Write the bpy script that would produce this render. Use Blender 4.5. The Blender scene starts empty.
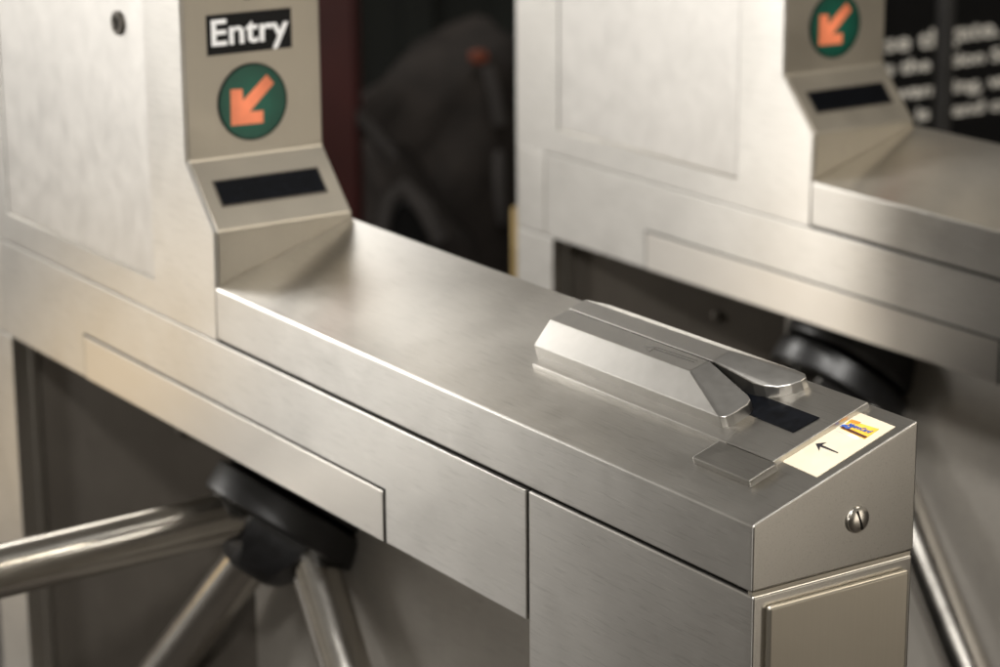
import bpy, bmesh, math, random
from mathutils import Vector, Matrix, noise
random.seed(4)
PI = math.pi
scene = bpy.context.scene
COL = scene.collection

# ------------------------------------------------------------------ camera
CAMP = Vector((1.4219, -1.1753, 0.6639))
M3 = Matrix(((0.554288, -0.21901, 0.802994), (0.8323, 0.153389, -0.532681), (-0.006508, 0.96359, 0.267304)))
cam = bpy.data.cameras.new('camera')
cam.sensor_width = 36.0
cam.lens = 2533.7 / 1000 * 36
cam.clip_start = 0.05
cam.clip_end = 200
co = bpy.data.objects.new('camera', cam); COL.objects.link(co)
co.matrix_world = Matrix.Translation(CAMP) @ M3.to_4x4()
scene.camera = co
cam.dof.use_dof = True
cam.dof.focus_distance = 2.06
cam.dof.aperture_fstop = 5.2
# ------------------------------------------------------------------ world and lamps
world = bpy.data.worlds.new('World'); scene.world = world
world.use_nodes = True
nt = world.node_tree; nt.nodes.clear()
wo = nt.nodes.new('ShaderNodeOutputWorld'); bg = nt.nodes.new('ShaderNodeBackground')
tc = nt.nodes.new('ShaderNodeTexCoord'); sp = nt.nodes.new('ShaderNodeSeparateXYZ')
rp = nt.nodes.new('ShaderNodeValToRGB')
nt.links.new(tc.outputs['Generated'], sp.inputs[0])
mr = nt.nodes.new('ShaderNodeMapRange')
mr.inputs['From Min'].default_value = -1; mr.inputs['From Max'].default_value = 1
nt.links.new(sp.outputs['Z'], mr.inputs['Value'])
nt.links.new(mr.outputs[0], rp.inputs[0])
e = rp.color_ramp.elements
e[0].position = 0.40; e[0].color = (.12, .105, .088, 1)
e[1].position = 0.85; e[1].color = (.17, .16, .145, 1)
m_ = e.new(0.55); m_.color = (.30, .27, .225, 1)
nt.links.new(rp.outputs[0], bg.inputs['Color']); bg.inputs['Strength'].default_value = 1.0
nt.links.new(bg.outputs[0], wo.inputs['Surface'])


def lamp(name, loc, target, sx, sy, power, col=(1, .93, .82)):
    l = bpy.data.lights.new(name, 'AREA'); l.shape = 'RECTANGLE'; l.size = sx; l.size_y = sy
    l.energy = power; l.color = col
    o = bpy.data.objects.new(name, l); COL.objects.link(o); o.location = loc
    o.rotation_euler = (Vector(target) - Vector(loc)).to_track_quat('-Z', 'Y').to_euler()
    return o


LC = (1, .974, .93)
lamp('overhead_lamp', (-4.6, -1.0, 2.1), (-.9, .2, -.1), .9, .6, 54, LC)
lamp('overhead_lamp', (-.25, 1.0, 1.75), (-.93, .08, .1), .7, .7, .9, LC)  # added only to brighten the slanted display facet
lamp('overhead_lamp', (.75, 1.2, 1.7), (0, .1, -.1),    .5, .5, 13, (1, .90, .74))  # added for the warm highlight on the end panel's bevels
lamp('overhead_lamp', (-4.9, 1.7, 1.9), (-.7, .1, 0), 1.2, 1.0, 22, LC)
lamp('added_light', (-4.3, -2.6, .3), (-.7, 0, -.1), .5, 1.3, 26, LC)  # added area light, no fixture there, to brighten the side faces
lamp('added_light', (-5.75, -2.6, .3), (-1.3, .2, -.1), 2.2, 1.3, 27, LC)  # wider light added for the side faces farther back
lamp('added_light', (2.4, 1.75, -.5), (0, .1, -.1), 1.1, 1.0, 7, (1, .9, .76))  # added fill that lifts the deck's end face and the tower face
lamp('added_light', (1.2, -2.6, .3), (-.8, 0, -.3), .35, .5, 9, LC)  # small light added for the corner edge glint and streaks on the arms

lamp('added_light', (-2.7, -.75, -.62), (-1.15, 0, -.15), .35, .3, .36, (1, .68, .28))  # added warm light that makes the tan reflection on the inset panel


def spot(name, loc, target, ang, power, col=LC, soft=.12, blend=.6):
    l = bpy.data.lights.new(name, 'SPOT'); l.spot_size = math.radians(ang); l.spot_blend = blend
    l.energy = power; l.color = col; l.shadow_soft_size = soft
    o = bpy.data.objects.new(name, l); COL.objects.link(o); o.location = loc
    o.rotation_euler = (Vector(target) - Vector(loc)).to_track_quat('-Z', 'Y').to_euler()
    return o


spot('overhead_spot', (-.2, -.9, 2.0), (-.3, .55, -.35), 38, 200)
spot('overhead_spot', (1.6, -1.3, 1.8), (-.6, .4, .1), 40, 230)  # added to brighten the Entry lettering and the sticker
spot('overhead_spot', (-.6, .7, 1.9), (-1.75, 2.0, -.1), 34, 35)  # added to lift the writing on the notice board

scene.view_settings.view_transform = 'Standard'
scene.view_settings.look = 'None'
scene.view_settings.exposure = 0
scene.view_settings.gamma = 1
try:
    scene.cycles.use_denoising = True
except Exception:
    pass

# ------------------------------------------------------------------ materials


def new_mat(name):
    m = bpy.data.materials.new(name); m.use_nodes = True
    n = m.node_tree; b = n.nodes['Principled BSDF']
    return m, n, b


def steel(name, color=(.60, .58, .545), rough=.30, rvar=.014, brush=(9, 300, 300), smudge=9, bump=.035, aniso=.88, tang=(0, .6, .8), scratches=True, cvar=.05, wave=.05):
    m, n, b = new_mat(name)
    N = n.nodes; L = n.links
    b.inputs['Metallic'].default_value = 1
    tc = N.new('ShaderNodeTexCoord')
    mp = N.new('ShaderNodeMapping'); mp.inputs['Scale'].default_value = brush
    L.new(tc.outputs['Object'], mp.inputs[0])
    nz = N.new('ShaderNodeTexNoise'); nz.inputs['Scale'].default_value = 2.2; nz.inputs['Detail'].default_value = 3
    L.new(mp.outputs[0], nz.inputs['Vector'])
    sm = N.new('ShaderNodeTexNoise'); sm.inputs['Scale'].default_value = smudge; sm.inputs['Detail'].default_value = 9; sm.inputs['Roughness'].default_value = .62
    sm.inputs['Distortion'].default_value = .5
    L.new(tc.outputs['Object'], sm.inputs['Vector'])
    fine = N.new('ShaderNodeTexNoise'); fine.inputs['Scale'].default_value = 420; fine.inputs['Detail'].default_value = 1
    L.new(tc.outputs['Object'], fine.inputs['Vector'])
    # scratches: thin lines out of a stretched, turned wave of noise
    r = N.new('ShaderNodeMapRange'); r.inputs['From Min'].default_value = .32; r.inputs['From Max'].default_value = .68
    r.inputs['To Min'].default_value = rough - rvar; r.inputs['To Max'].default_value = rough + rvar
    L.new(sm.outputs['Fac'], r.inputs['Value'])
    ad = N.new('ShaderNodeMath'); ad.operation = 'MULTIPLY_ADD'; ad.inputs[1].default_value = .06; 
    L.new(nz.outputs['Fac'], ad.inputs[0]); L.new(r.outputs[0], ad.inputs[2])
    sb = N.new('ShaderNodeMath'); sb.operation = 'SUBTRACT'; sb.inputs[1].default_value = .03
    L.new(ad.outputs[0], sb.inputs[0]); L.new(sb.outputs[0], b.inputs['Roughness'])
    mx = N.new('ShaderNodeMixRGB'); mx.blend_type = 'MULTIPLY'; mx.inputs[0].default_value = 1
    mx.inputs[1].default_value = (*color, 1)
    cr = N.new('ShaderNodeMapRange'); cr.inputs['From Min'].default_value = .3; cr.inputs['From Max'].default_value = .7
    cr.inputs['To Min'].default_value = 1 - cvar; cr.inputs['To Max'].default_value = 1
    L.new(sm.outputs['Fac'], cr.inputs['Value'])
    c2 = N.new('ShaderNodeMapRange'); c2.inputs['From Min'].default_value = .25; c2.inputs['From Max'].default_value = .75
    c2.inputs['To Min'].default_value = .97; c2.inputs['To Max'].default_value = 1.02
    L.new(nz.outputs['Fac'], c2.inputs['Value'])
    mm = N.new('ShaderNodeMath'); mm.operation = 'MULTIPLY'
    L.new(cr.outputs[0], mm.inputs[0]); L.new(c2.outputs[0], mm.inputs[1])
    last = mm
    if scratches:
        for k, (ang, sc, thr) in enumerate(((.35, 9, .715), (-.8, 13, .73), (1.25, 8, .73))):
            mp2 = N.new('ShaderNodeMapping'); mp2.inputs['Rotation'].default_value = (ang * .7, ang, ang)
            mp2.inputs['Scale'].default_value = (3.5, 75, 75); mp2.inputs['Location'].default_value = (k * 3.3, 1, 2)
            L.new(tc.outputs['Object'], mp2.inputs[0])
            s = N.new('ShaderNodeTexNoise'); s.inputs['Scale'].default_value = sc; s.inputs['Detail'].default_value = 0
            L.new(mp2.outputs[0], s.inputs['Vector'])
            g = N.new('ShaderNodeMapRange'); g.inputs['From Min'].default_value = thr; g.inputs['From Max'].default_value = thr + .02
            g.inputs['To Min'].default_value = 1; g.inputs['To Max'].default_value = .90 if k != 1 else 1.09
            L.new(s.outputs['Fac'], g.inputs['Value'])
            m3 = N.new('ShaderNodeMath'); m3.operation = 'MULTIPLY'
            L.new(last.outputs[0], m3.inputs[0]); L.new(g.outputs[0], m3.inputs[1]); last = m3
    L.new(last.outputs[0], mx.inputs[2])
    L.new(mx.outputs[0], b.inputs['Base Color'])
    bp = N.new('ShaderNodeBump'); bp.inputs['Strength'].default_value = bump; bp.inputs['Distance'].default_value = .0006
    a3 = N.new('ShaderNodeMath'); a3.operation = 'ADD'
    L.new(nz.outputs['Fac'], a3.inputs[0]); L.new(fine.outputs['Fac'], a3.inputs[1])
    L.new(a3.outputs[0], bp.inputs['Height'])
    # slow waviness of sheet metal
    wv = N.new('ShaderNodeTexNoise'); wv.inputs['Scale'].default_value = 3.0; wv.inputs['Detail'].default_value = 1
    L.new(tc.outputs['Object'], wv.inputs['Vector'])
    b2 = N.new('ShaderNodeBump'); b2.inputs['Strength'].default_value = wave; b2.inputs['Distance'].default_value = .006
    L.new(wv.outputs['Fac'], b2.inputs['Height']); L.new(b2.outputs[0], bp.inputs['Normal'])
    L.new(bp.outputs[0], b.inputs['Normal'])
    if aniso:
        b.inputs['Anisotropic'].default_value = aniso
        tg = N.new('ShaderNodeCombineXYZ')
        for i, v in enumerate(tang): tg.inputs[i].default_value = v
        L.new(tg.outputs[0], b.inputs['Tangent'])
    return m


def plain(name, color, rough=.5, metal=0, var=.15, scale=30, spec=.5, bump=0.0):
    m, n, b = new_mat(name)
    N = n.nodes; L = n.links
    tc = N.new('ShaderNodeTexCoord')
    nz = N.new('ShaderNodeTexNoise'); nz.inputs['Scale'].default_value = scale; nz.inputs['Detail'].default_value = 6
    L.new(tc.outputs['Object'], nz.inputs['Vector'])
    r = N.new('ShaderNodeMapRange'); r.inputs['From Min'].default_value = .3; r.inputs['From Max'].default_value = .7
    r.inputs['To Min'].default_value = 1 - var; r.inputs['To Max'].default_value = 1 + var
    L.new(nz.outputs['Fac'], r.inputs['Value'])
    mx = N.new('ShaderNodeMixRGB'); mx.blend_type = 'MULTIPLY'; mx.inputs[0].default_value = 1
    mx.inputs[1].default_value = (*color, 1); L.new(r.outputs[0], mx.inputs[2])
    L.new(mx.outputs[0], b.inputs['Base Color'])
    b.inputs['Metallic'].default_value = metal
    r2 = N.new('ShaderNodeMapRange'); r2.inputs['To Min'].default_value = rough * .8; r2.inputs['To Max'].default_value = min(1, rough * 1.25)
    L.new(nz.outputs['Fac'], r2.inputs['Value']); L.new(r2.outputs[0], b.inputs['Roughness'])
    b.inputs['Specular IOR Level'].default_value = spec
    if bump:
        bp = N.new('ShaderNodeBump'); bp.inputs['Strength'].default_value = bump; bp.inputs['Distance'].default_value = .002
        L.new(nz.outputs['Fac'], bp.inputs['Height']); L.new(bp.outputs[0], b.inputs['Normal'])
    return m


def glow(name, color, strength, edge=.0):
    m, n, b = new_mat(name)
    b.inputs['Base Color'].default_value = (*[c * .25 for c in color], 1)
    b.inputs['Roughness'].default_value = .35
    N = n.nodes; L = n.links
    tc = N.new('ShaderNodeTexCoord')
    nz = N.new('ShaderNodeTexNoise'); nz.inputs['Scale'].default_value = 45; nz.inputs['Detail'].default_value = 5
    L.new(tc.outputs['Object'], nz.inputs['Vector'])
    r = N.new('ShaderNodeMapRange'); r.inputs['From Min'].default_value = .3; r.inputs['From Max'].default_value = .7
    r.inputs['To Min'].default_value = strength * .8; r.inputs['To Max'].default_value = strength * 1.15
    L.new(nz.outputs['Fac'], r.inputs['Value'])
    b.inputs['Emission Color'].default_value = (*color, 1)
    # a bulb behind the lens: stronger in the middle of the disc
    vd = N.new('ShaderNodeVectorMath'); vd.operation = 'DISTANCE'; vd.inputs[1].default_value = (-.9499, .0800, .1790)
    L.new(tc.outputs['Object'], vd.inputs[0])
    fr = N.new('ShaderNodeMapRange'); fr.inputs['From Min'].default_value = .004; fr.inputs['From Max'].default_value = .042
    fr.inputs['To Min'].default_value = 1.3; fr.inputs['To Max'].default_value = .45
    L.new(vd.outputs['Value'], fr.inputs['Value'])
    ml = N.new('ShaderNodeMath'); ml.operation = 'MULTIPLY'
    L.new(r.outputs[0], ml.inputs[0]); L.new(fr.outputs[0], ml.inputs[1])
    L.new(ml.outputs[0], b.inputs['Emission Strength'])
    return m


STEEL = steel('brushed_steel')
STEEL_TOP = steel('worn_deck_steel', (.53, .512, .48), .32, .016, smudge=22, cvar=.06, brush=(8, 300, 300))
STEEL_MOTTLE = steel('mottled_steel', (.63, .61, .58), .38, .014, smudge=26, brush=(20, 20, 20), cvar=.13, aniso=.6, bump=0.0, scratches=False)
STEEL_TOWER = steel('tower_steel', (.52, .48, .41), .42, .06, brush=(200, 200, 4), cvar=.10, scratches=False, tang=(0, 1, 0), aniso=.4)
STEEL_DARK = steel('recess_shade_steel', (.15, .133, .113), .5, .04, brush=(60, 60, 8), cvar=.12, smudge=12, aniso=.3)  # recess shade is put into this darker colour; lock and bezel reuse it
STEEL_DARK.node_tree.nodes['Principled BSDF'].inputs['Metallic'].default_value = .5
STEEL_RECESS = steel('recess_back_lit_steel', (.36, .335, .30), .5, .04, brush=(60, 60, 8), cvar=.12, smudge=12, aniso=.3)  # paler copy of the recess steel, brighter light put into its colour
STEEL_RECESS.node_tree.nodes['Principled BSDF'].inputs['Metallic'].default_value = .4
STEEL_COVER = steel('cover_plate_steel', (.34, .325, .30), .34, .02, smudge=22)
STEEL_POLISH = steel('smooth_panel_steel', (.62, .59, .545), .29, .006, cvar=.02, scratches=False, bump=.01, wave=.008)
STEEL_CAST = steel('cast_reader_steel', (.45, .435, .41), .32, .015, brush=(60, 60, 60), cvar=.06, smudge=18, scratches=False, bump=.02, aniso=.6)
STEEL_TUBE = steel('tube_steel', (.68, .65, .60), .20, .02, brush=(60, 60, 60), cvar=.12, smudge=16, aniso=0, wave=.004, bump=.0)
BLACKMETAL = plain('black_hub_plastic', (.006, .006, .007), .38, 0, .4, 60, .8, .10)
BLACK = plain('black_paint', (.004, .004, .0045), .45, 0, .3, 80, .25)
GAP = plain('dark_gap', (.006, .005, .004), .8, 0, .3, 20, .1)
DISPLAY = plain('dark_display', (.0025, .003, .0045), .22, 0, .5, 120, .12)
WHITE = plain('white_lettering', (.92, .92, .93), .5, 0, .08, 90)
CREAM = plain('cream_sticker', (.62, .545, .42), .5, 0, .06, 60)
YELLOW = plain('yellow_print', (.80, .44, .05), .45, 0, .15, 200)
BLUE = plain('blue_print', (.04, .10, .38), .45, 0, .1, 100)
BROWN = plain('brown_print', (.07, .02, .01), .45, 0, .1, 100)
ORANGEP = plain('orange_print', (.70, .22, .03), .45, 0, .1, 100)
INK = plain('black_ink', (.012, .01, .015), .5, 0, .1, 100)
ENGR = plain('engraving_dark', (.07, .065, .058), .6, 0, .4, 300)  # even dark colour for the engraved marks
FLOOR = plain('station_floor', (.085, .075, .066), .55, 0, .45, 3, .4)
WALLM = plain('dark_green_paint', (.009, .012, .009), .55, 0, .35, 3)
RED = plain('dark_red_paint', (.050, .004, .003), .4, 0, .3, 5)
CLOTH = plain('dark_cloth', (.030, .025, .022), .9, 0, .35, 12, .2, .4)
GREYTUBE = plain('grey_tube', (.08, .073, .07), .7, .3, .2, 12)
TAN = plain('tan_cardboard', (.50, .36, .16), .8, 0, .12, 20, .2)
ORANGE = plain('orange_plastic', (.22, .05, .02), .7, 0, .1, 20)
SIGNW = plain('sign_lettering', (.90, .87, .80), .6, 0, .15, 30)
FRAMEB = plain('brown_frame', (.06, .035, .028), .5, 0, .2, 10)

# ------------------------------------------------------------------ mesh helpers


def mesh_obj(name, bm, mat, parent=None, smooth=False, ang=.6):
    me = bpy.data.meshes.new(name)
    bmesh.ops.recalc_face_normals(bm, faces=bm.faces)
    bm.to_mesh(me); bm.free()
    if smooth:
        for p in me.polygons: p.use_smooth = True
        try:
            me.set_sharp_from_angle(angle=ang)
        except Exception:
            pass
    me.materials.append(mat)
    o = bpy.data.objects.new(name, me); COL.objects.link(o)
    if parent: o.parent = parent
    if smooth:
        w = o.modifiers.new('weighted', 'WEIGHTED_NORMAL'); w.weight = 100; w.keep_sharp = True; w.mode = 'FACE_AREA'
    return o


def bevel_all(bm, off, seg=2, min_angle=.2):
    if off <= 0: return
    es = [e for e in bm.edges if len(e.link_faces) == 2 and e.calc_face_angle(0) > min_angle]
    bmesh.ops.bevel(bm, geom=es, offset=off, segments=seg, profile=.5, affect='EDGES', clamp_overlap=True)


def box_bm(x0, x1, y0, y1, z0, z1, bev=.0, seg=2, bm=None):
    b = bmesh.new()
    vs = [b.verts.new((x, y, z)) for x in (x0, x1) for y in (y0, y1) for z in (z0, z1)]
    for f in ((0, 1, 3, 2), (4, 6, 7, 5), (0, 4, 5, 1), (2, 3, 7, 6), (0, 2, 6, 4), (1, 5, 7, 3)):
        b.faces.new([vs[i] for i in f])
    bmesh.ops.recalc_face_normals(b, faces=b.faces)
    bevel_all(b, bev, seg)
    return merge(bm, b)


def merge(bm, b):
    if bm is None: return b
    me = bpy.data.meshes.new('tmp'); b.to_mesh(me); b.free(); bm.from_mesh(me); bpy.data.meshes.remove(me)
    return bm


def prism_bm(poly, axis, a, b_, bev=0, seg=2, bm=None):
    """poly 2-D outline extruded along axis ('x': pts are (y,z); 'y': pts are (x,z); 'z': pts are (x,y))"""
    b = bmesh.new()
    def P(p, t):
        return {'x': (t, p[0], p[1]), 'y': (p[0], t, p[1]), 'z': (p[0], p[1], t)}[axis]
    v0 = [b.verts.new(P(p, a)) for p in poly]; v1 = [b.verts.new(P(p, b_)) for p in poly]
    b.faces.new(v0); b.faces.new(v1[::-1])
    n = len(poly)
    for i in range(n): b.faces.new((v0[i], v0[(i + 1) % n], v1[(i + 1) % n], v1[i]))
    bmesh.ops.recalc_face_normals(b, faces=b.faces)
    bevel_all(b, bev, seg)
    return merge(bm, b)


def hull_bm(pts, bev=0, seg=3, xf=None):
    b = bmesh.new()
    for p in pts: b.verts.new(p)
    r = bmesh.ops.convex_hull(b, input=b.verts)
    bmesh.ops.delete(b, geom=[v for v in r['geom_interior'] if isinstance(v, bmesh.types.BMVert)], context='VERTS')
    bmesh.ops.dissolve_limit(b, angle_limit=.04, verts=b.verts, edges=b.edges)
    bmesh.ops.recalc_face_normals(b, faces=b.faces)
    bevel_all(b, bev, seg, .12)
    if xf: b.transform(xf)
    return b


def frame_from(axis):
    a = Vector(axis).normalized()
    u = a.cross(Vector((0, 0, 1)))
    if u.length < 1e-3: u = Vector((1, 0, 0))
    u.normalize(); v = a.cross(u)
    return a, u, v


def lathe_bm(origin, axis, prof, n=48, bm=None):
    """prof: list of (t along axis, radius)"""
    b = bmesh.new(); a, u, v = frame_from(axis); o = Vector(origin)
    rings = []
    for t, r in prof:
        if r < 1e-6: rings.append([b.verts.new(o + a * t)])
        else: rings.append([b.verts.new(o + a * t + (u * math.cos(2 * PI * k / n) + v * math.sin(2 * PI * k / n)) * r) for k in range(n)])
    for A, B in zip(rings, rings[1:]):
        for k in range(n):
            k2 = (k + 1) % n
            if len(A) == 1 and len(B) == 1: continue
            if len(A) == 1: b.faces.new((A[0], B[k], B[k2]))
            elif len(B) == 1: b.faces.new((A[k], B[0], A[k2]))
            else: b.faces.new((A[k], B[k], B[k2], A[k2]))
    bmesh.ops.recalc_face_normals(b, faces=b.faces)
    return merge(bm, b)


def tube_bm(pts, r, n=16, bm=None):
    b = bmesh.new(); pts = [Vector(p) for p in pts]; rings = []
    for i, p in enumerate(pts):
        d = (pts[min(i + 1, len(pts) - 1)] - pts[max(i - 1, 0)])
        a, u, v = frame_from(d)
        rings.append([b.verts.new(p + (u * math.cos(2 * PI * k / n) + v * math.sin(2 * PI * k / n)) * r) for k in range(n)])
    for A, B in zip(rings, rings[1:]):
        for k in range(n): b.faces.new((A[k], B[k], B[(k + 1) % n], A[(k + 1) % n]))
    b.faces.new(rings[0]); b.faces.new(rings[-1][::-1])
    bmesh.ops.recalc_face_normals(b, faces=b.faces)
    return merge(bm, b)


def text_bm(txt, size, bold=.0, align='CENTER', depth=.0004, sx=1.0, shear=0):
    c = bpy.data.curves.new('t', 'FONT'); c.body = txt; c.size = size; c.offset = bold; c.extrude = depth
    c.align_x = align; c.align_y = 'CENTER'; c.shear = shear; c.resolution_u = 6; c.space_character = sx
    o = bpy.data.objects.new('t', c); COL.objects.link(o)
    bpy.context.view_layer.update()
    me = bpy.data.meshes.new_from_object(o.evaluated_get(bpy.context.evaluated_depsgraph_get()))
    bm = bmesh.new(); bm.from_mesh(me)
    bpy.data.objects.remove(o); bpy.data.curves.remove(c); bpy.data.meshes.remove(me)
    return bm


def thing(name, label, cat, loc, group=None):
    o = bpy.data.objects.new(name, None); COL.objects.link(o); o.location = loc
    o.empty_display_size = .1
    o['label'] = label; o['category'] = cat
    if group: o['group'] = group
    return o


# ------------------------------------------------------------------ the turnstile (local frame: near top front corner of the deck = origin)
H = .0549; L = .8917; W = .168; S = .0545
BT = math.atan(S / W); CB, SB = math.cos(BT), math.sin(BT)
TOPX = Matrix(((1, 0, 0, 0), (0, CB, -SB, 0), (0, SB, CB, 0), (0, 0, 0, 1)))   # (x, v, w) on the tilted deck -> xyz
BACK = -1.548; POST = -1.4543; BAND0 = -.3093; BANDZ = -.1803; TX = -.9499
FLOORZ = -1.0
g = .0012

T = thing('turnstile', 'near steel turnstile with card reader and sticker on its sloping top, Entry sign above', 'turnstile', (0, 0, 0), 'stainless steel turnstiles')

# deck shell with the sloping top
b = prism_bm([(0, 0), (W, S), (W, -H), (0, -H)], 'x', -L + g, 0, .0021, 3)
mesh_obj('deck', b, STEEL_TOP, T, True)
# inner core behind all the gaps
mesh_obj('inner_frame', box_bm(BACK + .006, -.004, .157, W - .0045, FLOORZ, -H - .001), GAP, T)
mesh_obj('gap_backing', box_bm(BACK + .02, -.006, .004, .149, BANDZ + .004, -H - .0005), GAP, T)

# front pedestal
fp = box_bm(BAND0 + g, .0012, .0005, W - .002, FLOORZ, -H - .0034, .0022, 3)
mesh_obj('front_pedestal', fp, STEEL, T, True)
fd = box_bm(.001, .0070, .0125, W - .0095, FLOORZ + .05, -H - .0125, .0032, 3)
mesh_obj('end_panel', fd, STEEL_TOWER, T, True)
mesh_obj('gap_strip', box_bm(-.006, -.0006, .0012, W - .003, -H - .0033, -H - .0001), STEEL_TOWER, T)
# slotted round bolt in the deck's end face
bo = lathe_bm((0.0005, .1059, -.0157), (1, 0, 0), [(-.001, .0112), (.0010, .0112), (.0020, .0106), (.0028, .0086), (.0033, .0055), (.0035, .0025), (.0035, 0)], 32)
bolt = mesh_obj('end_bolt', bo, STEEL_TUBE, T, True, 1.2)
sb_ = box_bm(.0030, .0041, .1059 - .0009, .1059 + .001, -.0157 - .0085, -.0157 + .0085)
sb_.transform(Matrix.Translation((0, .1059, -.0157)) @ Matrix.Rotation(.35, 4, 'X') @ Matrix.Translation((0, -.1059, .0157)))
mesh_obj('slot', sb_, GAP, bolt)

# band below the deck, running back to the post
bd = box_bm(-1.473, BAND0 - g, 0, .150, BANDZ, -H - .0040, .0014, 2)
mesh_obj('side_band', bd, STEEL, T, True)
ip = box_bm(-1.2289, -.5525, -.0016, .001, BANDZ + .0004, -H - .0734, .0010, 2)
mesh_obj('inset_panel', ip, STEEL_POLISH, T, True)
# a dark reveal round the inset panel
rv = box_bm(-1.2289 - .0026, -.5525 + .0026, -.0004, .0008, BANDZ + .0006, -H - .0734 + .0028)
mesh_obj('panel_reveal', rv, GAP, T)
# back post
po = box_bm(BACK, POST, .0005, W, FLOORZ, BANDZ - .0012, .002, 2)
box_bm(BACK, -1.4745, .0005, W, BANDZ, -H - .0025, .002, 2, po)
mesh_obj('rear_post', po, STEEL, T, True)
# recess wall with a vertical trim and panel seams
rw = prism_bm([(POST + .0005, .0335), (-1.112, .150), (-1.112, .156), (POST + .0005, .0395)], 'z', FLOORZ, BANDZ - .0015, .0004, 1)
rw2 = prism_bm([(-1.110, .150), (BAND0 - .0005, .150), (BAND0 - .0005, .156), (-1.110, .156)], 'z', FLOORZ, BANDZ - .0015, .0004, 1)
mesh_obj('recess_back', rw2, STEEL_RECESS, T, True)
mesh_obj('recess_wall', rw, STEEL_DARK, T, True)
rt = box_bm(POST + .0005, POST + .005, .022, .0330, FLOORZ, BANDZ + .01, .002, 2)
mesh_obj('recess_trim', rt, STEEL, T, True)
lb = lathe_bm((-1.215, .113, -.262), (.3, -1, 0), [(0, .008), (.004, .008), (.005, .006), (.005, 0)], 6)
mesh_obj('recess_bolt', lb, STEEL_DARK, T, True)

# tower
ztop = .66
prof = [(BACK, -H + .0005), (-L - .0006, -H + .0005), (-L - .0006, .0603), (-L + .0026, .0603), (TX, .1254), (TX, ztop), (BACK, ztop)]
prof = [(BACK, -H - .0030), (-L - .0006, -H - .0030), (-L + .0020, .0603), (TX, .1254), (TX, ztop), (BACK, ztop)]
tw = prism_bm(prof, 'y', .0045, W, .0026, 3)
tower = mesh_obj('tower', tw, STEEL_TOWER, T, True)
# side skin with the access opening cut out
b = bmesh.new()
hole = [(-1.442, -.0207), (-1.0375, -.0207), (-1.0375, .56), (-1.442, .56)]
for loop in (prof, hole):
    vs = [b.verts.new((p[0], .0005, p[1])) for p in loop]
    for i in range(len(vs)): b.edges.new((vs[i], vs[(i + 1) % len(vs)]))
bmesh.ops.triangle_fill(b, edges=b.edges[:], use_beauty=True)
bmesh.ops.dissolve_limit(b, angle_limit=.01, verts=b.verts, edges=b.edges)
r = bmesh.ops.extrude_face_region(b, geom=b.faces[:])
bmesh.ops.translate(b, verts=[v for v in r['geom'] if isinstance(v, bmesh.types.BMVert)], vec=(0, .0035, 0))
bmesh.ops.recalc_face_normals(b, faces=b.faces)
es = [e for e in b.edges if len(e.link_faces) == 2 and e.calc_face_angle(0) > .5 and max(v.co.y for v in e.verts) < .001]
bmesh.ops.bevel(b, geom=es, offset=.0013, segments=2, profile=.5, affect='EDGES')
mesh_obj('tower_side', b, STEEL, T, True)
ap = box_bm(-1.4405, -1.0390, .0022, .0042, -.0192, .5585, .0008, 1)
panel = mesh_obj('access_panel', ap, STEEL_MOTTLE, T, True)
lk = lathe_bm((-1.1007, .0025, .2546), (0, -1, 0), [(0, .0135), (.003, .0135), (.0042, .012), (.0042, .009), (.0025, .0085), (.0025, 0)], 28)
lock = mesh_obj('lock', lk, STEEL_DARK, panel, True)
mesh_obj('keyhole', box_bm(-1.1007 - .0022, -1.1007 + .0022, -.0012, .0001, .2546 - .006, .2546 + .006), GAP, lock)

# tower face: sign, arrow light, lens, display
def face_x(x): return TX + x
sg = mesh_obj('entry_sign', box_bm(TX - .001, TX + .0012, .0315, .1325, .2352, .2778, .0003, 1), BLACK, T, True)
tb = text_bm('Entry', .0385, .0007, sx=1.02)
# text plane xy -> (y, z) on the tower face
TF = Matrix(((0, 0, 1, TX + .0017), (1, 0, 0, .0805), (0, 1, 0, .2572), (0, 0, 0, 1)))
tb.transform(Matrix.Diagonal((1.1, 1, 1, 1)))
tb.transform(TF)
mesh_obj('lettering', tb, WHITE, sg)
lp = mesh_obj('arrow_light', lathe_bm((TX - .001, .0828, .1815), (1, 0, 0), [(0, .0400), (.0022, .0400), (.0030, .0392), (.0030, 0)], 64), glow('green_lens', (.003, .085, .050), .60), T, True, .8)
mesh_obj('lens_rim', lathe_bm((TX - .001, .0828, .1815), (1, 0, 0), [(0, .0401), (0, .0416), (.0026, .0416), (.0034, .0409), (.0034, .0401), (0, .0401)], 64), BLACK, lp, True, .8)
arrow = [[0.0563, 0.1973], [0.0702, 0.1966], [0.0706, 0.1838], [0.1, 0.2091], [0.1084, 0.199], [0.0782, 0.1713], [0.0945, 0.1709], [0.0941, 0.1576], [0.0556, 0.1585]]
ar = prism_bm(arrow, 'x', TX + .0012, TX + .0024, 0)
mesh_obj('arrow', ar, glow('orange_arrow', (1.0, .27, .12), .58), lp)
mesh_obj('lens', lathe_bm((TX - .001, .081, .3045), (1, 0, 0), [(0, .0135), (.0025, .0135), (.003, .0125), (.001, .011), (.001, 0)], 32), BLACK, T, True)
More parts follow.
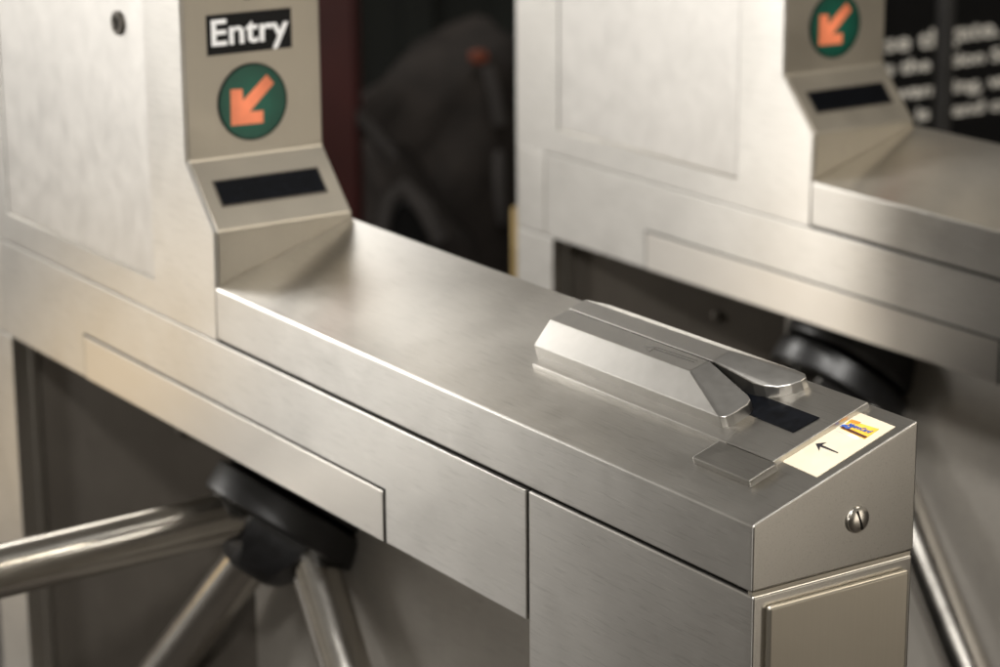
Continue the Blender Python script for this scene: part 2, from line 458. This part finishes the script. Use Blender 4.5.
# display window on the slanted facet
A_ = Vector((-L + .0020, 0, .0603)); B_ = Vector((TX, 0, .1254)); dirv = (B_ - A_).normalized(); nrm = Vector((dirv.z, 0, -dirv.x))
DXF = Matrix(((dirv.x, 0, nrm.x, A_.x), (0, 1, 0, 0), (dirv.z, 0, nrm.z, A_.z), (0, 0, 0, 1)))
def on_disp(v): return DXF @ Vector(v)
l0 = ((-.910) - A_.x) / dirv.x; l1 = ((-.9303) - A_.x) / dirv.x
db = box_bm(l0, l1, .0228, .1482, -.001, .0006, .0002, 1); db.transform(DXF)
dsp = mesh_obj('display', db, DISPLAY, T)
# thin bezel round the display
bz = bmesh.new()
t_ = .0016
box_bm(l0 - t_, l0, .0228 - t_, .1482 + t_, -.001, .0013, .0003, 1, bz); box_bm(l1, l1 + t_, .0228 - t_, .1482 + t_, -.001, .0013, .0003, 1, bz)
box_bm(l0 + .00005, l1 - .00005, .0228 - t_, .0228, -.001, .0013, .0003, 1, bz); box_bm(l0 + .00005, l1 - .00005, .1482, .1482 + t_, -.001, .0013, .0003, 1, bz)
bz.transform(DXF); mesh_obj('bezel', bz, STEEL_DARK, dsp)

# ---- card reader on the sloping deck (deck coordinates x, v, w)
def top_box(name, x0, x1, v0, v1, w0, w1, mat, parent, bev=.0004, seg=2):
    b = box_bm(x0, x1, v0, v1, w0, w1, bev, seg); b.transform(TOPX)
    return mesh_obj(name, b, mat, parent, True)

R = mesh_obj('card_reader', (lambda b: (b.transform(TOPX), b)[1])(box_bm(-.394, -.0535, .0685, .1722, -.0006, .005, .0009, 3)), STEEL_TOP, T, True)
XL = -.405
near = [(XL, .0815, -.0005), (XL, .1262, -.0005), (XL, .0818, .0150), (XL, .1055, .0296), (XL, .1262, .0296),
        (-.198, .1262, .0296), (-.199, .1065, .0296),
        (-.1400, .1180, .0160), (-.1335, .1150, .0154), (-.1300, .1090, .0150), (-.1295, .0920, .0150), (-.1310, .0850, .0152), (-.1350, .0822, .0155),
        (-.1400, .1180, -.0005), (-.1335, .1150, -.0005), (-.1300, .1090, -.0005), (-.1295, .0920, -.0005), (-.1310, .0850, -.0005), (-.1350, .0818, -.0005)]
nb = mesh_obj('near_guide', hull_bm(near, .0015, 4, TOPX), STEEL_CAST, R, True, .5)
far = [(XL, .1276, -.0005), (XL, .1700, -.0005), (XL, .1700, .0120), (XL, .1460, .0297), (XL, .1276, .0297),
       (-.194, .1276, .0297), (-.194, .1475, .0297), (-.35, .1530, .0275),
       (-.150, .1318, .0180), (-.139, .1350, .0162), (-.1290, .1410, .0150), (-.1225, .1500, .0143), (-.1195, .1590, .0140), (-.1205, .1655, .0138), (-.127, .1695, .0138),
       (-.150, .1318, -.0005), (-.139, .1350, -.0005), (-.1290, .1410, -.0005), (-.1225, .1500, -.0005), (-.1195, .1590, -.0005), (-.1205, .1655, -.0005), (-.127, .1700, -.0005)]
fb = mesh_obj('far_guide', hull_bm(far, .0015, 4, TOPX), STEEL_CAST, R, True, .5)
# dark card slot between the guides
top_box('card_slot', XL + .002, -.192, .1259, .1279, .0052, .0285, GAP, R, 0)
# engraved arrow on the near guide
ea = prism_bm([(-.276, .1155), (-.262, .1195), (-.262, .1110)], 'z', .0290, .02995, 0)
prism_bm([(-.262, .1168), (-.2075, .1185), (-.2075, .1178), (-.262, .1159)], 'z', .0290, .0299, 0, bm=ea)
ea.transform(TOPX)
mesh_obj('engraved_arrow', ea, ENGR, nb)
fl = prism_bm([(-.2625, .1195), (-.207, .1215), (-.207, .1208), (-.2625, .1188)], 'z', .0290, .0299, 0); fl.transform(TOPX)
mesh_obj('engraved_line', fl, ENGR, nb)
# black pad where the card goes in
pd = prism_bm([(-.170, .1085), (-.0735, .1068), (-.0712, .1342), (-.170, .1345)], 'z', .0045, .0056, 0); pd.transform(TOPX)
mesh_obj('entry_pad', pd, DISPLAY, R)
# small raised cover plate beside the reader
top_box('cover_plate', -.1195, -.0458, .0366, .0662, -.0006, .0065, STEEL_COVER, T, .0014, 3)

# ---- sticker on the deck
st = prism_bm([(-.0562, .0768), (-.0095, .0750), (-.0103, .1606), (-.0566, .1618)], 'z', -.0002, .0004, 0); st.transform(TOPX)
STK = mesh_obj('sticker', st, CREAM, T)
def flat(name, poly, z0, z1, mat, parent):
    b = prism_bm(poly, 'z', z0, z1, 0); b.transform(TOPX); return mesh_obj(name, b, mat, parent)
flat('card_picture', [(-.0520, .1490), (-.0190, .1511), (-.0180, .1342), (-.0495, .1362)], .0003, .0006, YELLOW, STK)
flat('orange_patch', [(-.0518, .1505), (-.0410, .1512), (-.0405, .1475), (-.0515, .1470)], .0003, .0008, ORANGEP, STK)
flat('card_stripe', [(-.0497, .1395), (-.0186, .1378), (-.0185, .1350), (-.0497, .1365)], .0004, .0009, BROWN, STK)
mc = text_bm('MetroCard', .0062, .00012, shear=.35, depth=.0001, sx=.92)
mc.transform(Matrix.Translation((-.0350, .1437, .0010)) @ Matrix.Rotation(.02, 4, 'Z')); mc.transform(TOPX)
mesh_obj('card_writing', mc, BLUE, STK)
sw = text_bm('~', .016, .0008, depth=.0001); sw.transform(Matrix.Translation((-.0465, .1405, .0010)) @ Matrix.Scale(1.0, 4)); sw.transform(TOPX)
mesh_obj('blue_flourish', sw, BLUE, STK)
flat('hand_outline', [(-.0510, .1330), (-.0250, .1318), (-.0248, .1306), (-.0505, .1318)], .0003, .0006, plain('grey_print', (.55, .52, .47), .5), STK)
flat('thumb_shape', [(-.034, .1345), (-.026, .1342), (-.0225, .1322), (-.026, .1306), (-.036, .1314)], .0003, .00065, plain('pale_print', (.80, .78, .72), .5), STK)
flat('printed_arrow', [(-.0495, .1092), (-.0428, .1152), (-.0432, .1105), (-.0220, .1094), (-.0220, .1082), (-.0424, .1079), (-.0384, .1030)], .0003, .0006, INK, STK)

# ---- tripod: black head with three tubes
O = Vector((-.9462, .118, -.2740)); TH = .8997; AL = .882; PH = .0231
ax = Vector((0, -math.cos(TH), -math.sin(TH))); p1 = Vector((0, -math.sin(TH), math.cos(TH))); p2 = Vector((1, 0, 0))
# housing below the band (cut level with the band's underside)
hb = lathe_bm(O, ax, [(-.14, 0), (-.14, .096), (-.012, .096), (-.004, .092), (.002, .080), (.002, 0)], 64)
bmesh.ops.bisect_plane(hb, geom=hb.verts[:] + hb.edges[:] + hb.faces[:], plane_co=(0, 0, BANDZ - .0015), plane_no=(0, 0, 1), clear_outer=True)
bmesh.ops.bisect_plane(hb, geom=hb.verts[:] + hb.edges[:] + hb.faces[:], plane_co=(0, .1495, 0), plane_no=(0, 1, 0), clear_outer=True)
bmesh.ops.holes_fill(hb, edges=[e for e in hb.edges if e.is_boundary])
mesh_obj('tripod_housing', hb, BLACKMETAL, T, True, .6)
hub = lathe_bm(O, ax, [(.0025, 0), (.0025, .089), (.0045, .0935), (.008, .0955), (.034, .0945), (.0375, .0925), (.0390, .088), (.040, 0)], 72)
lathe_bm(O, ax, [(.038, 0), (.038, .070), (.050, .068), (.070, .056), (.092, .036), (.098, .022), (.098, 0)], 6, hub)
dirs = []
for k in range(3):
    t = PH + k * 2 * PI / 3
    dirs.append(ax * math.cos(AL) + (p1 * -1 * 0 + p1 * 1 * 0 + Vector((0, 0, 0))) + (Vector((0, -math.sin(TH), math.cos(TH))) * math.cos(t) + p2 * math.sin(t)) * math.sin(AL))
for d in dirs:
    lathe_bm(O, d, [(.012, 0), (.012, .033), (.050, .0325), (.058, .030), (.058, 0)], 40, hub)
HUB = mesh_obj('tripod_hub', hub, BLACKMETAL, T, True, .6)
for i, d in enumerate(dirs):
    Ln = .66 if i == 0 else .60
    ab = lathe_bm(O, d, [(.0575, 0), (.0575, .0270), (.060, .0281), (Ln, .0281), (Ln + .012, .022), (Ln + .016, .010), (Ln + .017, 0)], 56)
    mesh_obj('arm', ab, STEEL_TUBE, HUB, True, .7)
# ---- the second machine across the passage
def copy_tree(o, parent=None):
    c = o.copy(); COL.objects.link(c); c.parent = parent
    for ch in list(o.children): copy_tree(ch, c)
    return c
T2 = copy_tree(T)
T2.location = (-.0456, .8549, 0)
T2['label'] = 'blurred steel turnstile behind, across the passage, with a black text board beyond it'

# ------------------------------------------------------------------ background
def at(u, v, dep):
    r = M3 @ Vector(((u - 500) / 2533.7, -(v - 333.5) / 2533.7, -1)); return CAMP + r * dep

fl = box_bm(-14, 8, -8, 14, FLOORZ - .1, FLOORZ)
f_ = mesh_obj('floor', fl, FLOOR); f_['kind'] = 'structure'

right = Vector((.5536, .8328, 0)); fwh = Vector((-.8328, .5536, 0))
def oriented(x, y, yaw_dir, z=0):
    r = Vector(yaw_dir).normalized(); f = Vector((0, 0, 1)).cross(r)
    return Matrix(((r.x, f.x, 0, x), (r.y, f.y, 0, y), (0, 0, 1, z), (0, 0, 0, 1)))

# dark back wall with upright ribs
wl = box_bm(-4, 4, 0, .2, 0, 3.0)
rib = bmesh.new()
for k in range(26):
    x = -3.9 + k * .31
    box_bm(x, x + .12, -.05, .01, .12, 2.9, .01, 1, rib)
mw = oriented(-5.9, 3.5, right, FLOORZ)
for o_ in (mesh_obj('back_wall', wl, WALLM),):
    o_.matrix_world = mw; BW = o_
BW['label'] = 'dark green-black station wall with upright ribs behind the passage'; BW['category'] = 'wall'
o_ = mesh_obj('wall_rib', rib, WALLM, BW)

# red steel column
c0 = at(322, 100, 5.5); c1 = at(356, 100, 5.5)
cb = bmesh.new()
box_bm(-.26, .0, -.012, .012, 0, 2.9, .003, 1, cb); box_bm(-.26, .0, .20, .224, 0, 2.9, .003, 1, cb); box_bm(-.14, -.12, .0125, .1995, 0, 2.9, 0, 1, cb)
rc = mesh_obj('steel_column', cb, RED); rc.matrix_world = oriented(c1.x, c1.y, right, FLOORZ)
rc['label'] = 'dark red steel column standing right behind the near tower'; rc['category'] = 'column'

# cloth-covered cart
cart = thing('cloth_bundle', 'blurred dark brown cloth bundle with grey straps and an orange tag, between the two turnstiles', 'bundle', (0, 0, 0))
P = lambda u, v, d=6.0: at(u, v, d)
def blob(pts, thick, seed, sub=3, amp=.03):
    b = bmesh.new()
    for p in pts:
        b.verts.new(P(*p)); q = P(*p); b.verts.new(q + fwh * thick)
    bmesh.ops.convex_hull(b, input=b.verts)
    bmesh.ops.delete(b, geom=[v for v in b.verts if not v.link_faces], context='VERTS')
    bmesh.ops.subdivide_edges(b, edges=b.edges[:], cuts=sub, use_grid_fill=True)
    bmesh.ops.triangulate(b, faces=b.faces[:])
    for _ in range(2): bmesh.ops.smooth_vert(b, verts=b.verts, factor=.5, use_axis_x=True, use_axis_y=True, use_axis_z=True)
    for v in b.verts:
        n = noise.noise_vector(v.co * 7 + Vector((seed, 0, 0))); v.co += n * amp
    return b
mesh_obj('cloth_load', blob([(340, 118), (430, 80), (484, 44), (520, 60), (530, 250), (500, 320), (400, 310), (330, 260)], .5, 1, 3, .06), CLOTH, cart, True, 3)
mesh_obj('cloth_fold', blob([(352, 150, 5.95), (395, 140, 5.95), (440, 200, 5.9), (480, 250, 5.9), (470, 300, 5.9), (430, 280, 5.9)], .12, 3), CLOTH, cart, True, 3)
mesh_obj('strap', tube_bm([P(352, 112, 5.7), P(372, 132, 5.68), P(392, 158, 5.7)], .016), GREYTUBE, cart, True)
mesh_obj('strap', tube_bm([P(378, 240, 5.6), P(388, 200, 5.6), P(404, 186, 5.6), P(424, 208, 5.6), P(440, 240, 5.62)], .020), GREYTUBE, cart, True)
mesh_obj('strap', tube_bm([P(487, 66, 5.8), P(494, 90, 5.8), P(500, 125, 5.8)], .014), GREYTUBE, cart, True)
mesh_obj('buckle', blob([(494, 150, 5.85), (506, 150, 5.85), (508, 225, 5.85), (498, 232, 5.85)], .04, 6, 2, .012), GREYTUBE, cart, True, 3)
mesh_obj('orange_tag', blob([(467, 50, 5.8), (489, 50, 5.8), (490, 66, 5.8), (468, 66, 5.8)], .03, 9, 1, .004), ORANGE, cart, True, 3)
wc = P(412, 224, 5.75)
mesh_obj('wheel', lathe_bm(wc, -fwh, [(-.03, 0), (-.03, .045), (-.02, .055), (.02, .055), (.03, .045), (.03, 0)], 32), BLACK, cart, True)

# tan carton between the machines
tb0 = at(513, 262, 4.1)
tcx = oriented(tb0.x + .02, tb0.y, right, FLOORZ)
t_h = tb0.z + .03 - FLOORZ
tc_ = mesh_obj('cardboard_box', box_bm(-.012, .25, 0, .3, 0, t_h, .004, 1), TAN); tc_.matrix_world = tcx
tc_['label'] = 'tan cardboard carton, a sliver of it showing beside the far machine\'s rear post'; tc_['category'] = 'box'

# black notice board with pale writing
yaw = math.radians(58.3)
rd = (right * math.cos(yaw) * -1 * -1 + fwh * -math.sin(yaw)).normalized()
VPd = (M3 @ Vector(((4750 - 500) / 2533.7, -(-369 - 333.5) / 2533.7, -1))).normalized(); VPd.z = 0; VPd.normalize()
rd = VPd
bc = at(943, 60, 4.6)
BX = oriented(bc.x, bc.y, rd, bc.z)
nb_ = thing('notice_board', 'black notice board with rows of pale blurred writing behind the far turnstile', 'sign', (0, 0, 0))
nb_.matrix_world = BX
s_per_px = None
def board_local(u, v):
    """where the line of sight through (u, v) meets the board plane, in its own frame (x, z)"""
    n = Vector((-rd.y, rd.x, 0)); r = M3 @ Vector(((u - 500) / 2533.7, -(v - 333.5) / 2533.7, -1))
    t = (bc - CAMP).dot(n) / r.dot(n); q = CAMP + r * t - bc
    return q.dot(rd), q.z
mesh_obj('board', box_bm(-.62, 1.4, 0, .04, -1.2, .16, .003, 1), BLACK, nb_)
mesh_obj('board_frame', box_bm(-.62, 1.4, -.02, .05, .1615, .26, .004, 1), FRAMEB, nb_)
rows = [('use th', 906, 42, .046, 'gate.', 973, 31, .046), ('is the', 905, 67, .034, 'tion Se', 980, 57, .034),
        ('want', 917, 91, .034, 'ing, valid', 990, 82, .034), ('is', 922, 114, .034, 'and call', 985, 106, .034)]
for a, u, v, s, c, u2, v2, s2 in rows:
    for t, uu, vv, ss in ((a, u, v, s), (c, u2, v2, s2)):
        x, z = board_local(uu, vv)
        q = text_bm(t, ss, .0010); q.transform(Matrix.Diagonal((1.55, 1, 1, 1))); q.transform(Matrix(((1, 0, 0, x), (0, 0, -1, -.002), (0, 1, 0, z), (0, 0, 0, 1))))
        mesh_obj('writing_row', q, SIGNW, nb_)
pc = at(944, 60, 4.3)
ps = mesh_obj('dark_post', lathe_bm((0, 0, 0), (0, 0, 1), [(0, 0), (0, .016), (1.9, .016), (1.9, 0)], 24), plain('dark_post_paint', (.022, .021, .02), .5), None, True)
ps.location = (pc.x, pc.y, FLOORZ)
ps['label'] = 'thin dark upright post in front of the black notice board'; ps['category'] = 'post'
